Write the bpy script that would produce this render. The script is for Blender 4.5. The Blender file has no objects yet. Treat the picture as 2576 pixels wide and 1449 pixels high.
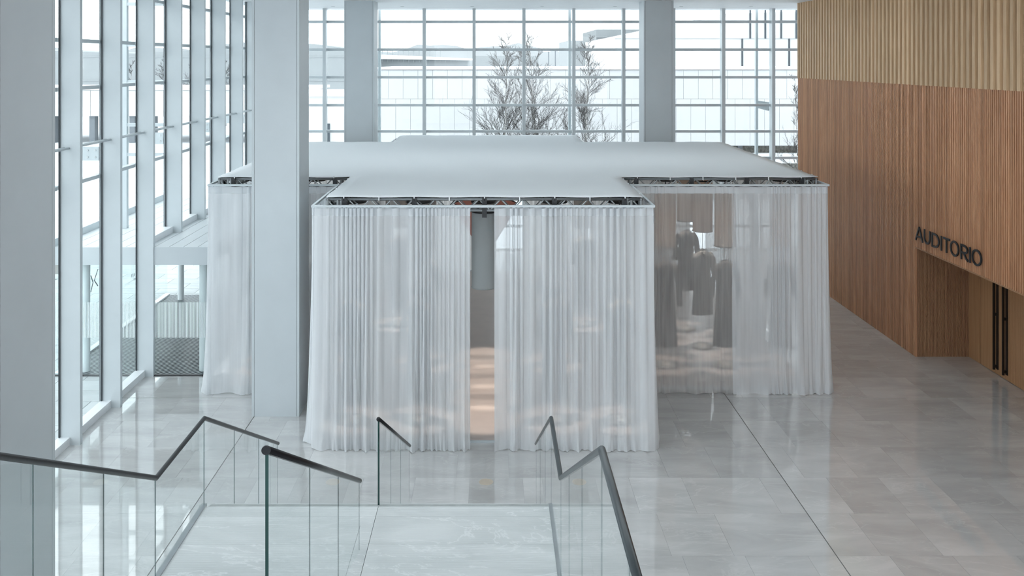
import bpy, bmesh, math, random
from mathutils import Vector, Matrix
random.seed(7)
PI = math.pi
scene = bpy.context.scene
COL = scene.collection

# ------------------------------------------------------------------ camera, sky, exposure
EYE = 6.8                                   # eye height above the hall floor
FPX = 2300.0                                # focal length in pixels of the 2576 px wide frame
cam_d = bpy.data.cameras.new('camera')
cam = bpy.data.objects.new('camera', cam_d); COL.objects.link(cam)
cam.location = (0, 0, EYE); cam.rotation_euler = (PI/2, 0, 0)
cam_d.sensor_width = 36.0; cam_d.lens = 36.0*FPX/2576.0
cam_d.shift_x = 48.0/2576.0; cam_d.shift_y = -574.5/2576.0
cam_d.clip_end = 2000
scene.camera = cam

world = bpy.data.worlds.new('overcast_sky'); scene.world = world
world.use_nodes = True
bg = world.node_tree.nodes['Background']
bg.inputs[0].default_value = (0.91, 0.96, 1.0, 1)
bg.inputs[1].default_value = 2.4
scene.view_settings.view_transform = 'Standard'
scene.view_settings.look = 'None'
scene.view_settings.gamma = 1.0
scene.view_settings.use_curve_mapping = False
scene.view_settings.exposure = 0.22
try:
    scene.cycles.use_denoising = True
    world.cycles.sampling_method = 'NONE'
    scene.cycles.max_bounces = 7
    scene.cycles.diffuse_bounces = 3
    scene.cycles.glossy_bounces = 3
    scene.cycles.transmission_bounces = 8
    scene.cycles.transparent_max_bounces = 24
    scene.cycles.sample_clamp_indirect = 6.0
    scene.cycles.use_adaptive_sampling = True
    scene.cycles.adaptive_threshold = 0.15
    scene.cycles.adaptive_min_samples = 16
except Exception:
    pass

# ------------------------------------------------------------------ helpers
def ob(name, me, mat=None, parent=None, loc=None, rot=None, scale=None):
    o = bpy.data.objects.new(name, me)
    COL.objects.link(o)
    if mat is not None and me is not None:
        if not me.materials: me.materials.append(mat)
    if parent is not None: o.parent = parent
    if loc is not None: o.location = loc
    if rot is not None: o.rotation_euler = rot
    if scale is not None: o.scale = scale
    return o
def empty(name, loc=(0, 0, 0), parent=None):
    o = bpy.data.objects.new(name, None); COL.objects.link(o); o.location = loc
    o.empty_display_size = 0.2
    if parent is not None: o.parent = parent
    return o
def tag(o, label=None, cat=None, group=None, kind=None):
    if label: o['label'] = label
    if cat: o['category'] = cat
    if group: o['group'] = group
    if kind: o['kind'] = kind
    return o

class MB:
    def __init__(s): s.v = []; s.f = []; s.m = []
    def quad(s, a, b, c, d, m=0):
        n = len(s.v); s.v += [a, b, c, d]; s.f.append((n, n+1, n+2, n+3)); s.m.append(m)
    def box(s, x0, x1, y0, y1, z0, z1, m=0):
        n = len(s.v)
        s.v += [(x0,y0,z0),(x1,y0,z0),(x1,y1,z0),(x0,y1,z0),(x0,y0,z1),(x1,y0,z1),(x1,y1,z1),(x0,y1,z1)]
        for f in ((0,3,2,1),(4,5,6,7),(0,1,5,4),(1,2,6,5),(2,3,7,6),(3,0,4,7)):
            s.f.append(tuple(n+i for i in f)); s.m.append(m)
        return s
    def prism(s, poly, axis, a0, a1, m=0):
        """extrude a 2D polygon (list of 2-tuples) along axis ('x','y','z') from a0 to a1"""
        n = len(s.v); k = len(poly)
        def P(p, a):
            if axis == 'x': return (a, p[0], p[1])
            if axis == 'y': return (p[0], a, p[1])
            return (p[0], p[1], a)
        for p in poly: s.v.append(P(p, a0))
        for p in poly: s.v.append(P(p, a1))
        s.f.append(tuple(range(n, n+k))); s.m.append(m)
        s.f.append(tuple(range(n+2*k-1, n+k-1, -1))); s.m.append(m)
        for i in range(k):
            j = (i+1) % k
            s.f.append((n+i, n+k+i, n+k+j, n+j)); s.m.append(m)
        return s
    def tube(s, pts, r, seg=8, cap=True, m=0):
        pts = [Vector(p) for p in pts]
        rs = r if isinstance(r, (list, tuple)) else [r]*len(pts)
        n0 = len(s.v)
        for i, p in enumerate(pts):
            if i == 0: d = pts[1]-p
            elif i == len(pts)-1: d = p-pts[i-1]
            else:
                d = (pts[i+1]-p).normalized()+(p-pts[i-1]).normalized()
            d.normalize()
            up = Vector((0, 0, 1)) if abs(d.z) < 0.95 else Vector((1, 0, 0))
            a = d.cross(up).normalized(); b = a.cross(d).normalized()
            k = 1.0
            if 0 < i < len(pts)-1:
                c = abs(d.dot((p-pts[i-1]).normalized())); k = min(1.6, 1.0/max(c, 0.3))
            for q in range(seg):
                t = 2*PI*q/seg
                s.v.append(tuple(p + (a*math.cos(t)*(k if abs(a.z) > .5 else 1) + b*math.sin(t)*(k if abs(b.z) > .5 else 1))*rs[i]))
        for i in range(len(pts)-1):
            for q in range(seg):
                q2 = (q+1) % seg
                s.f.append((n0+i*seg+q, n0+i*seg+q2, n0+(i+1)*seg+q2, n0+(i+1)*seg+q)); s.m.append(m)
        if cap:
            s.f.append(tuple(n0+q for q in range(seg))[::-1]); s.m.append(m)
            e = n0+(len(pts)-1)*seg
            s.f.append(tuple(e+q for q in range(seg))); s.m.append(m)
        return s
    def lathe(s, prof, seg=32, c=(0, 0), m=0):
        """profile = list of (radius, z); axis vertical through c"""
        n0 = len(s.v); k = len(prof)
        for r, z in prof:
            for q in range(seg):
                t = 2*PI*q/seg
                s.v.append((c[0]+r*math.cos(t), c[1]+r*math.sin(t), z))
        for i in range(k-1):
            for q in range(seg):
                q2 = (q+1) % seg
                s.f.append((n0+i*seg+q, n0+i*seg+q2, n0+(i+1)*seg+q2, n0+(i+1)*seg+q)); s.m.append(m)
        return s
    def disc(s, r, z, seg=32, c=(0, 0), m=0, flip=False):
        n0 = len(s.v)
        for q in range(seg):
            t = 2*PI*q/seg
            s.v.append((c[0]+r*math.cos(t), c[1]+r*math.sin(t), z))
        idx = tuple(range(n0, n0+seg))
        s.f.append(idx[::-1] if flip else idx); s.m.append(m)
        return s
    def mesh(s, name, smooth=False):
        me = bpy.data.meshes.new(name)
        me.from_pydata(s.v, [], s.f)
        if any(s.m):
            me.polygons.foreach_set('material_index', s.m)
        if smooth:
            me.polygons.foreach_set('use_smooth', [True]*len(s.f))
        me.update()
        return me
    def build(s, name, mat, parent=None, smooth=False, loc=None, rot=None):
        me = s.mesh(name, smooth)
        mats = mat if isinstance(mat, (list, tuple)) else [mat]
        for q in mats: me.materials.append(q)
        return ob(name, me, None, parent, loc, rot)

def box(name, x0, x1, y0, y1, z0, z1, mat, parent=None):
    return MB().box(x0, x1, y0, y1, z0, z1).build(name, mat, parent)
_unit = {}
def unit_box(name, x0, x1, y0, y1, z0, z1, mat, parent=None):
    """box object sharing one unit mesh per material (alike pieces)"""
    key = (name, mat.name)
    if key not in _unit:
        me = MB().box(-.5, .5, -.5, .5, -.5, .5).mesh(name); me.materials.append(mat); _unit[key] = me
    return ob(name, _unit[key], None, parent, ((x0+x1)/2, (y0+y1)/2, (z0+z1)/2), None, (x1-x0, y1-y0, z1-z0))

# ------------------------------------------------------------------ materials
def new_mat(name):
    m = bpy.data.materials.new(name); m.use_nodes = True
    nt = m.node_tree; nt.nodes.clear()
    out = nt.nodes.new('ShaderNodeOutputMaterial')
    return m, nt, out
def N(nt, t, **kw):
    n = nt.nodes.new(t)
    for k, v in kw.items():
        if k in n.inputs: n.inputs[k].default_value = v
        else: setattr(n, k, v)
    return n
def rgba(c): return (c[0], c[1], c[2], 1)
def plain(name, col, rough=.5, metal=0.0, var=.06, scale=3.0, bump=0.0, bscale=40.0, spec=.5, coat=0.0):
    """a painted / solid surface with faint procedural unevenness"""
    m, nt, out = new_mat(name)
    b = N(nt, 'ShaderNodeBsdfPrincipled', Roughness=rough, Metallic=metal)
    b.inputs['Specular IOR Level'].default_value = spec
    b.inputs['Coat Weight'].default_value = coat
    g = N(nt, 'ShaderNodeNewGeometry')
    no = N(nt, 'ShaderNodeTexNoise', Scale=scale, Detail=4.0)
    nt.links.new(g.outputs['Position'], no.inputs['Vector'])
    r = N(nt, 'ShaderNodeMapRange'); r.inputs['From Min'].default_value = .3; r.inputs['From Max'].default_value = .7
    r.inputs['To Min'].default_value = 1-var; r.inputs['To Max'].default_value = 1+var
    nt.links.new(no.outputs['Fac'], r.inputs['Value'])
    mx = N(nt, 'ShaderNodeVectorMath', operation='SCALE'); mx.inputs[0].default_value = col
    nt.links.new(r.outputs['Result'], mx.inputs['Scale'])
    nt.links.new(mx.outputs['Vector'], b.inputs['Base Color'])
    if bump:
        n2 = N(nt, 'ShaderNodeTexNoise', Scale=bscale, Detail=3.0)
        nt.links.new(g.outputs['Position'], n2.inputs['Vector'])
        bp = N(nt, 'ShaderNodeBump', Strength=bump, Distance=.01)
        nt.links.new(n2.outputs['Fac'], bp.inputs['Height'])
        nt.links.new(bp.outputs['Normal'], b.inputs['Normal'])
    nt.links.new(b.outputs[0], out.inputs[0])
    return m
def glass_mat(name, tint=(.96, .985, .985), ior=1.45, rough=0.0):
    """clear architectural pane: straight transmission plus Fresnel reflection"""
    m, nt, out = new_mat(name)
    t = N(nt, 'ShaderNodeBsdfTransparent'); t.inputs[0].default_value = rgba(tint)
    gl = N(nt, 'ShaderNodeBsdfGlossy', Roughness=rough); gl.inputs[0].default_value = (1, 1, 1, 1)
    fr = N(nt, 'ShaderNodeFresnel', IOR=ior)
    mx = N(nt, 'ShaderNodeMixShader')
    # the pane is a thin slab: the reflection is taken once, at the face turned to the ray
    g = N(nt, 'ShaderNodeNewGeometry')
    inv = N(nt, 'ShaderNodeMath', operation='SUBTRACT'); inv.inputs[0].default_value = 1.0
    ml = N(nt, 'ShaderNodeMath', operation='MULTIPLY')
    nt.links.new(g.outputs['Backfacing'], inv.inputs[1])
    nt.links.new(fr.outputs[0], ml.inputs[0]); nt.links.new(inv.outputs[0], ml.inputs[1])
    nt.links.new(ml.outputs[0], mx.inputs[0]); nt.links.new(t.outputs[0], mx.inputs[1]); nt.links.new(gl.outputs[0], mx.inputs[2])
    nt.links.new(mx.outputs[0], out.inputs[0])
    return m
def cloth_mat(name, col, clear=.3, trans=.5, thread=True):
    """woven cloth: open weave lets light straight through, threads scatter it both ways"""
    m, nt, out = new_mat(name)
    d = N(nt, 'ShaderNodeBsdfDiffuse'); d.inputs[0].default_value = rgba(col)
    tl = N(nt, 'ShaderNodeBsdfTranslucent'); tl.inputs[0].default_value = rgba(col)
    mx = N(nt, 'ShaderNodeMixShader'); mx.inputs[0].default_value = trans
    nt.links.new(d.outputs[0], mx.inputs[1]); nt.links.new(tl.outputs[0], mx.inputs[2])
    if clear > 0:
        tr = N(nt, 'ShaderNodeBsdfTransparent')
        m2 = N(nt, 'ShaderNodeMixShader')
        g = N(nt, 'ShaderNodeNewGeometry')
        mp = N(nt, 'ShaderNodeMapping'); mp.inputs['Scale'].default_value = (14, 14, .6)
        no = N(nt, 'ShaderNodeTexNoise', Scale=1.0, Detail=2.0)
        nt.links.new(g.outputs['Position'], mp.inputs['Vector']); nt.links.new(mp.outputs[0], no.inputs['Vector'])
        r = N(nt, 'ShaderNodeMapRange'); r.inputs['From Min'].default_value = .3; r.inputs['From Max'].default_value = .7
        r.inputs['To Min'].default_value = clear*.88; r.inputs['To Max'].default_value = clear*1.12
        nt.links.new(no.outputs['Fac'], r.inputs['Value'])
        nt.links.new(r.outputs['Result'], m2.inputs[0])
        nt.links.new(mx.outputs[0], m2.inputs[1]); nt.links.new(tr.outputs[0], m2.inputs[2])
        nt.links.new(m2.outputs[0], out.inputs[0])
    else:
        nt.links.new(mx.outputs[0], out.inputs[0])
    return m
def wood_mat(name, c1, c2, rough=.5, grain=(30, 30, 1.2), per_obj=.12, rib=0.0):
    m, nt, out = new_mat(name)
    b = N(nt, 'ShaderNodeBsdfPrincipled', Roughness=rough)
    b.inputs['Specular IOR Level'].default_value = .35
    g = N(nt, 'ShaderNodeNewGeometry')
    oi = N(nt, 'ShaderNodeObjectInfo')
    ad = N(nt, 'ShaderNodeVectorMath', operation='MULTIPLY_ADD')
    cx = N(nt, 'ShaderNodeCombineXYZ')
    ml = N(nt, 'ShaderNodeMath', operation='MULTIPLY'); ml.inputs[1].default_value = 37.0
    nt.links.new(oi.outputs['Random'], ml.inputs[0]); nt.links.new(ml.outputs[0], cx.inputs['Z'])
    ad.inputs[1].default_value = (1, 1, 1)
    nt.links.new(g.outputs['Position'], ad.inputs[0]); nt.links.new(cx.outputs[0], ad.inputs[2])
    mp = N(nt, 'ShaderNodeMapping'); mp.inputs['Scale'].default_value = grain
    nt.links.new(ad.outputs[0], mp.inputs['Vector'])
    no = N(nt, 'ShaderNodeTexNoise', Scale=1.0, Detail=6.0, Roughness=.6)
    nt.links.new(mp.outputs[0], no.inputs['Vector'])
    cr = N(nt, 'ShaderNodeValToRGB')
    cr.color_ramp.elements[0].position = .3; cr.color_ramp.elements[0].color = rgba(c1)
    cr.color_ramp.elements[1].position = .7; cr.color_ramp.elements[1].color = rgba(c2)
    nt.links.new(no.outputs['Fac'], cr.inputs[0])
    r = N(nt, 'ShaderNodeMapRange'); r.inputs['To Min'].default_value = 1-per_obj; r.inputs['To Max'].default_value = 1+per_obj
    nt.links.new(oi.outputs['Random'], r.inputs['Value'])
    sc = N(nt, 'ShaderNodeVectorMath', operation='SCALE')
    nt.links.new(cr.outputs[0], sc.inputs[0]); nt.links.new(r.outputs['Result'], sc.inputs['Scale'])
    nt.links.new(sc.outputs['Vector'], b.inputs['Base Color'])
    nt.links.new(b.outputs[0], out.inputs[0])
    return m
def stone_mat(name, c1, c2, rough=.12, per_obj=.05, vein=(.8, .8, .8), vein_amt=.5, groove=0.0, spec=.5, nscale=1.1, coat=0.0):
    """honed limestone: cloudy tone per slab, faint pale veins, polished"""
    m, nt, out = new_mat(name)
    b = N(nt, 'ShaderNodeBsdfPrincipled', Roughness=rough)
    b.inputs['Specular IOR Level'].default_value = spec
    b.inputs['Coat Weight'].default_value = coat; b.inputs['Coat Roughness'].default_value = .02; b.inputs['Coat IOR'].default_value = 1.55
    g = N(nt, 'ShaderNodeNewGeometry'); oi = N(nt, 'ShaderNodeObjectInfo')
    ml = N(nt, 'ShaderNodeMath', operation='MULTIPLY'); ml.inputs[1].default_value = 53.0
    cx = N(nt, 'ShaderNodeCombineXYZ')
    nt.links.new(oi.outputs['Random'], ml.inputs[0]); nt.links.new(ml.outputs[0], cx.inputs['Z']); nt.links.new(ml.outputs[0], cx.inputs['X'])
    ad = N(nt, 'ShaderNodeVectorMath', operation='ADD')
    nt.links.new(g.outputs['Position'], ad.inputs[0]); nt.links.new(cx.outputs[0], ad.inputs[1])
    mp = N(nt, 'ShaderNodeMapping'); mp.inputs['Scale'].default_value = (.55, 1.5, 1)
    mp.inputs['Rotation'].default_value = (0, 0, .35)
    nt.links.new(ad.outputs[0], mp.inputs['Vector'])
    no = N(nt, 'ShaderNodeTexNoise', Scale=nscale, Detail=7.0, Roughness=.58, Distortion=.6)
    nt.links.new(mp.outputs[0], no.inputs['Vector'])
    cr = N(nt, 'ShaderNodeValToRGB')
    cr.color_ramp.elements[0].position = .32; cr.color_ramp.elements[0].color = rgba(c1)
    cr.color_ramp.elements[1].position = .66; cr.color_ramp.elements[1].color = rgba(c2)
    nt.links.new(no.outputs['Fac'], cr.inputs[0])
    # veins: thin level set of a second noise
    n2 = N(nt, 'ShaderNodeTexNoise', Scale=.8, Detail=8.0, Roughness=.6, Distortion=1.2)
    nt.links.new(mp.outputs[0], n2.inputs['Vector'])
    s1 = N(nt, 'ShaderNodeMath', operation='SUBTRACT'); s1.inputs[1].default_value = .5
    a1 = N(nt, 'ShaderNodeMath', operation='ABSOLUTE')
    nt.links.new(n2.outputs['Fac'], s1.inputs[0]); nt.links.new(s1.outputs[0], a1.inputs[0])
    r1 = N(nt, 'ShaderNodeMapRange'); r1.inputs['From Min'].default_value = 0; r1.inputs['From Max'].default_value = .012
    r1.inputs['To Min'].default_value = vein_amt; r1.inputs['To Max'].default_value = 0
    nt.links.new(a1.outputs[0], r1.inputs['Value'])
    mx = N(nt, 'ShaderNodeMixRGB'); mx.inputs[2].default_value = rgba(vein)
    nt.links.new(r1.outputs['Result'], mx.inputs[0]); nt.links.new(cr.outputs[0], mx.inputs[1])
    r = N(nt, 'ShaderNodeMapRange'); r.inputs['To Min'].default_value = 1-per_obj; r.inputs['To Max'].default_value = 1+per_obj
    nt.links.new(oi.outputs['Random'], r.inputs['Value'])
    sc = N(nt, 'ShaderNodeVectorMath', operation='SCALE')
    nt.links.new(mx.outputs[0], sc.inputs[0]); nt.links.new(r.outputs['Result'], sc.inputs['Scale'])
    nt.links.new(sc.outputs['Vector'], b.inputs['Base Color'])
    if groove:
        wv = N(nt, 'ShaderNodeTexWave', Scale=groove, Distortion=0.0); wv.bands_direction = 'Y'
        nt.links.new(g.outputs['Position'], wv.inputs['Vector'])
        bp = N(nt, 'ShaderNodeBump', Strength=.35, Distance=.004)
        nt.links.new(wv.outputs['Fac'], bp.inputs['Height']); nt.links.new(bp.outputs['Normal'], b.inputs['Normal'])
    nt.links.new(b.outputs[0], out.inputs[0])
    return m

M = {}
M['white'] = plain('white_paint', (.80, .83, .85), .45, var=.02)
M['white_metal'] = plain('white_coated_metal', (.58, .63, .655), .35, var=.02)
M['column'] = plain('column_plaster', (.54, .585, .61), .42, var=.025, scale=1.5)
M['gasket'] = plain('dark_gasket', (.05, .06, .07), .4, var=.05)
M['ceiling'] = plain('ceiling_panel', (.74, .77, .79), .5, var=.02)
M['black'] = plain('black_fitting', (.02, .022, .025), .4)
M['rail_black'] = plain('black_handrail', (.014, .015, .018), .38, var=.1, spec=.3)
M['rail_steel'] = plain('grey_handrail', (.03, .04, .045), .32, var=.1, spec=.4)
M['steel'] = plain('brushed_steel', (.45, .47, .48), .3, .9, var=.08)
M['truss'] = plain('aluminium_truss', (.20, .215, .225), .38, .6, var=.1)
M['brace'] = plain('aluminium_brace', (.34, .36, .37), .35, .5, var=.1)
M['grout'] = plain('joint_filler', (.20, .19, .18), .8)
M['tile'] = stone_mat('limestone_tile', (.48, .48, .475), (.61, .61, .605), .045, .07, (.70, .70, .69), .35, spec=1.0, coat=1.0)
M['landing'] = stone_mat('grooved_limestone', (.50, .525, .525), (.63, .65, .65), .14, .03, (.78, .79, .79), .55, groove=7.5, spec=.5)
M['nosing'] = plain('worn_nosing', (.34, .36, .355), .4, var=.15, scale=6)
M['step'] = stone_mat('step_limestone', (.50, .525, .525), (.63, .65, .65), .2, .03, (.78, .79, .79), .3)
M['slat_up'] = wood_mat('light_oak_slat', (.50, .325, .18), (.68, .47, .285), .5)
M['slat_lo'] = wood_mat('reddish_oak_slat', (.43, .20, .10), (.645, .355, .20), .48, per_obj=.16)
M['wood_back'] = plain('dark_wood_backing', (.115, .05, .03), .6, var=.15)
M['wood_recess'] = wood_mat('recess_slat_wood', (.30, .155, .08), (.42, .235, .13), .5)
M['wood_door'] = wood_mat('door_veneer', (.42, .225, .11), (.54, .315, .17), .42, (18, 18, .5), .04)
M['glass'] = glass_mat('clear_glass')
M['rail_glass'] = glass_mat('balustrade_glass', (.962, .98, .978), 1.5)
M['glass_edge'] = plain('green_glass_edge', (.012, .05, .045), .15, var=.1)
M['glass_edge_thin'] = plain('grey_glass_edge', (.05, .10, .10), .15, var=.1)
M['cover'] = cloth_mat('canopy_cloth', (.90, .93, .95), 0, .10)
M['curtain'] = cloth_mat('sheer_white_curtain', (.89, .915, .94), .28, .30)
M['curtain_thin'] = cloth_mat('thin_sheer_curtain', (.86, .85, .84), .55, .4)
M['curtain_rear'] = cloth_mat('rear_curtain', (.82, .79, .77), .08, .3)
M['hem'] = cloth_mat('curtain_header', (.87, .90, .93), .03, .45)
M['grey_cloth'] = cloth_mat('grey_hanging_cloth', (.50, .53, .535), 0, .15)
M['peach_cloth'] = cloth_mat('peach_hanging_cloth', (.82, .66, .54), 0, .4)
M['pale_cloth'] = cloth_mat('pale_hanging_cloth', (.68, .65, .63), 0, .3)
M['salmon'] = cloth_mat('salmon_cloth', (.88, .42, .33), 0, .35)
M['rose_floor'] = plain('rose_beige_floor', (.64, .555, .515), .32, var=.03)
M['coat_dark'] = plain('charcoal_wool', (.075, .072, .072), .9, var=.15, scale=20)
M['coat_grey'] = plain('grey_wool', (.16, .16, .155), .9, var=.15, scale=20)
M['plinth'] = plain('pale_plinth', (.85, .78, .70), .5)
M['lamp'] = None
m, nt, out = new_mat('lamp_glow'); e = N(nt, 'ShaderNodeEmission', Strength=4.0); e.inputs[0].default_value = (1, .78, .55, 1)
nt.links.new(e.outputs[0], out.inputs[0]); M['lamp'] = m
M['snow'] = plain('snowy_ground', (.80, .82, .84), .9, var=.05, scale=.15)
M['paver'] = stone_mat('outdoor_paver', (.40, .44, .45), (.54, .58, .59), .5, .06, (.6, .6, .6), .2)
M['panel'] = plain('white_cladding', (.57, .575, .585), .6, var=.015, scale=.4)
M['panel_joint'] = plain('cladding_joint', (.34, .36, .375), .7)
M['far_white'] = plain('far_white_render', (.62, .622, .625), .7, var=.01, scale=.1)
M['far_grey'] = plain('pale_grey_cladding', (.30, .32, .33), .7, var=.03, scale=.5)
M['far_grey2'] = plain('mid_grey_cladding', (.26, .28, .29), .7, var=.03, scale=.5)
M['far_dark'] = plain('dark_window', (.05, .065, .08), .4)
M['hill'] = plain('hazy_snowy_hill', (.275, .29, .30), .9, var=.10, scale=.05)  # distance haze over the snow-dusted hills is put into this pale colour
M['gabion'] = plain('stone_gabion', (.23, .225, .205), .9, var=.45, scale=9.0, bump=.5, bscale=8)
M['pier'] = plain('grey_pier', (.16, .18, .20), .7)
M['mat'] = plain('dark_entrance_mat', (.055, .062, .068), .8, var=.2, scale=8)
M['mat_bar'] = plain('aluminium_mat_bar', (.38, .41, .43), .35, .5)
M['deck'] = plain('white_deck_board', (.66, .70, .72), .5, var=.02)
M['stripe'] = plain('frosted_stripe', (.78, .83, .84), .7, var=.02)
M['decal'] = plain('dark_lettering', (.06, .10, .12), .5)
M['birch'] = plain('birch_bark', (.42, .41, .40), .8, var=.5, scale=6)
M['twig'] = plain('dark_twig', (.05, .047, .045), .8, var=.2)
M['letter'] = plain('black_letter', (.012, .014, .016), .45)
M['handle'] = plain('dark_bronze', (.022, .016, .013), .4, .3)
M['pale_disc'] = plain('pale_disc_finish', (.75, .66, .55), .3, .4)

# ================================================================== THE HALL
XG = -7.63          # left glazing line
XF = -7.28          # inner edge of the left fins
YB = 32.2           # back glazing
ZC = 8.59           # ceiling
XW = 9.67           # wood wall face
BAY = 1.743

# ---------------- floor
floor = box('floor', -7.75, 14.2, -6, 33.0, -.30, -.016, M['grout'])
tag(floor, kind='structure')
JX = (-4.55, 4.71); JY = 18.38; TD = 1.17
rows = [JY+TD*k for k in range(-20, 13)]
rest = MB(); n_tile = 0
rt = random.Random(3)
for ri in range(len(rows)-1):
    y0, y1 = rows[ri], rows[ri+1]
    g = .0009
    a = y0 + (.008 if abs(y0-JY) < .01 else g); b_ = y1 - (.008 if abs(y1-JY) < .01 else g)
    for (sx0, sx1) in ((-7.62, JX[0]), (JX[0], JX[1]), (JX[1], 13.9)):
        xs = [sx0]
        x = sx0 + rt.uniform(.3, .86)
        while x < sx1-.2:
            xs.append(x); x += rt.choice((.84, .86, .88, 1.26))
        xs.append(sx1)
        for i in range(len(xs)-1):
            l = xs[i] + (.008 if (i == 0) else g); r = xs[i+1] - (.008 if i == len(xs)-2 else g)
            lift = 0.0
            cx, cy = (l+r)/2, (y0+y1)/2
            vis = (11.3 < cy < 20.7 and cx < 11) or (20.7 <= cy < 29 and 6.5 < cx < 10.9) or (20.7 <= cy < 26 and cx < -5.5)
            if vis and n_tile < 300:
                unit_box('tile', l, r, a, b_, -.018, lift, M['tile'], floor); n_tile += 1
            else:
                rest.box(l, r, a, b_, -.018, lift)
o = rest.build('far_tiles', M['tile'], floor); tag(o, kind='stuff')

# ---------------- ceiling
ceil = empty('ceiling', (0, 0, ZC)); tag(ceil, kind='structure')
def ceil_piece(name, x0, x1, y0, y1, z0=ZC, z1=ZC+.35):
    o = MB().box(x0, x1, y0, y1, z0-ZC, z1-ZC).build(name, M['ceiling'], ceil); return o
# soffit boards by the back window
yb = 24.0
while yb < 33.0:
    ceil_piece('soffit_board', -8.2, 14.2, yb+.004, min(yb+.745, 33.0)); yb += .75
ADDED_SKY = [(9.0, 13.2), (21.6, 22.8)]        # glazed roof openings added out of view to brighten the hall
prev = -6.0
for (s0, s1) in ADDED_SKY:
    ceil_piece('ceiling_band', -8.2, 14.2, prev, s0); prev = s1
    ceil_piece('ceiling_band', -8.2, -4.5, s0, s1); ceil_piece('ceiling_band', 8.5, 14.2, s0, s1)
    unit_box('added_rooflight_pane', -4.5, 8.5, s0, s1, .30, .32, M['glass'], ceil)
ceil_piece('ceiling_band', -8.2, 14.2, prev, 24.0)
# recessed downlights
for px, nth in ((838, 'leftmost'), (1012, 'second from the left'), (1188, 'third from the left'), (1364, 'fourth from the left'), (1547, 'third from the right'), (1714, 'second from the right'), (1889, 'rightmost')):
    X = (px-1240)*30.7/FPX
    t = empty('downlight', (X, 30.7, ZC))
    mb = MB(); mb.lathe([(.055, .06), (.055, -.004), (.075, -.006), (.075, 0.0)], 20)
    mb.build('trim_ring', M['white_metal'], t, True)
    MB().disc(.066, -.0075, 20, flip=True).build('dark_baffle', M['black'], t)
    tag(t, 'small recessed downlight in the soffit above the back window, '+nth, 'downlight', 'downlights in the back soffit')


# ---------------- left glazed wall with deep fins
wl = empty('wall_left', (XG, 16, 0)); tag(wl, kind='structure')
def L(o):          # parent helper that keeps world placement for children of wl
    o.parent = wl; o.matrix_parent_inverse = Matrix.Translation((-XG, -16, 0)); return o
DECK_Z = 2.77
V0, V1 = 19.64, 26.4                    # vestibule depth range
fin_y = [16.12+1.74*k for k in range(-4, 10)]
TR_L = [8.13, 7.15, 6.27, 4.53]
for i, y in enumerate(fin_y):
    on_deck = V0+.3 < y < V1
    zb = DECK_Z if on_deck else 0.0
    f = L(unit_box('fin', XG, XF, y, y+.10, zb, ZC, M['white_metal']))
    th = .045 if i % 2 else .016
    L(unit_box('mullion', XG-th, XG+.004, y-.035, y+.05, zb, ZC, M['gasket']))
    if i % 2:
        L(unit_box('cover_strip', XG-.032, XG-.022, y-.042, y-.034, zb, ZC, M['white_metal']))
for i in range(len(fin_y)-1):
    y0, y1 = fin_y[i]+.10, fin_y[i+1]
    deck = y0 > V0-.05 and y1 < V1+.8
    zb = DECK_Z if deck else 0.0
    zs = [zb] + sorted(z for z in TR_L if z > zb) + [ZC]
    for j in range(len(zs)-1):
        L(unit_box('glass_pane', XG-.024, XG-.008, y0-.05, y1-.035, zs[j]+.03, zs[j+1]-.03, M['glass']))
    for z in zs[1:-1]:
        L(unit_box('transom', XG-.16, XG-.03, y0-.05, y1-.03, z-.035, z+.035, M['white_metal']))
    # kerb at the foot of the glass
    L(unit_box('kerb', XG-.03, XG+.17, y0, y1, zb, zb+.14, M['white']))
    # double rail across the bay
    for dx in (.0, .085):
        o = MB().tube([(XG+.07+dx, y0-.0, 5.235), (XG+.07+dx, y1+.0, 5.235)], .02, 10).build('bay_rail', M['white_metal'], None, True); L(o)
# bracket plates with bolts outside every second fin
for i in range(1, len(fin_y), 2):
    y = fin_y[i]
    pl = L(box('bracket_plate', XG-.62, XG-.06, y-.02, y+.0, 4.83, 5.10, M['white_metal']))
    for bx in (XG-.28, XG-.13):
        for bz in (4.90, 5.03):
            b_ = MB().tube([(bx, y-.034, bz), (bx, y-.018, bz)], .02, 8).build('bolt', M['steel'], pl)

# outer posts of the facade frame
for (x, y, w) in ((-8.82, 14.9, .14), (-8.82, 21.9, .14)):
    p = box('facade_post', x-w/2, x+w/2, y-.06, y+.06, DECK_Z if 19.6 < y < 26.5 else -.05, 9.0, M['white_metal'])
    for z in (8.13, 7.15, 6.27, 5.24, 4.53):
        box('arm', x, XG-.05, y-.04, y+.04, z-.04, z+.04, M['white_metal'], p)
    tag(p, 'white outer facade post standing on the vestibule roof' if y > 20 else 'white outer facade post standing on the paving beside the near glazing', 'post')

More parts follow.
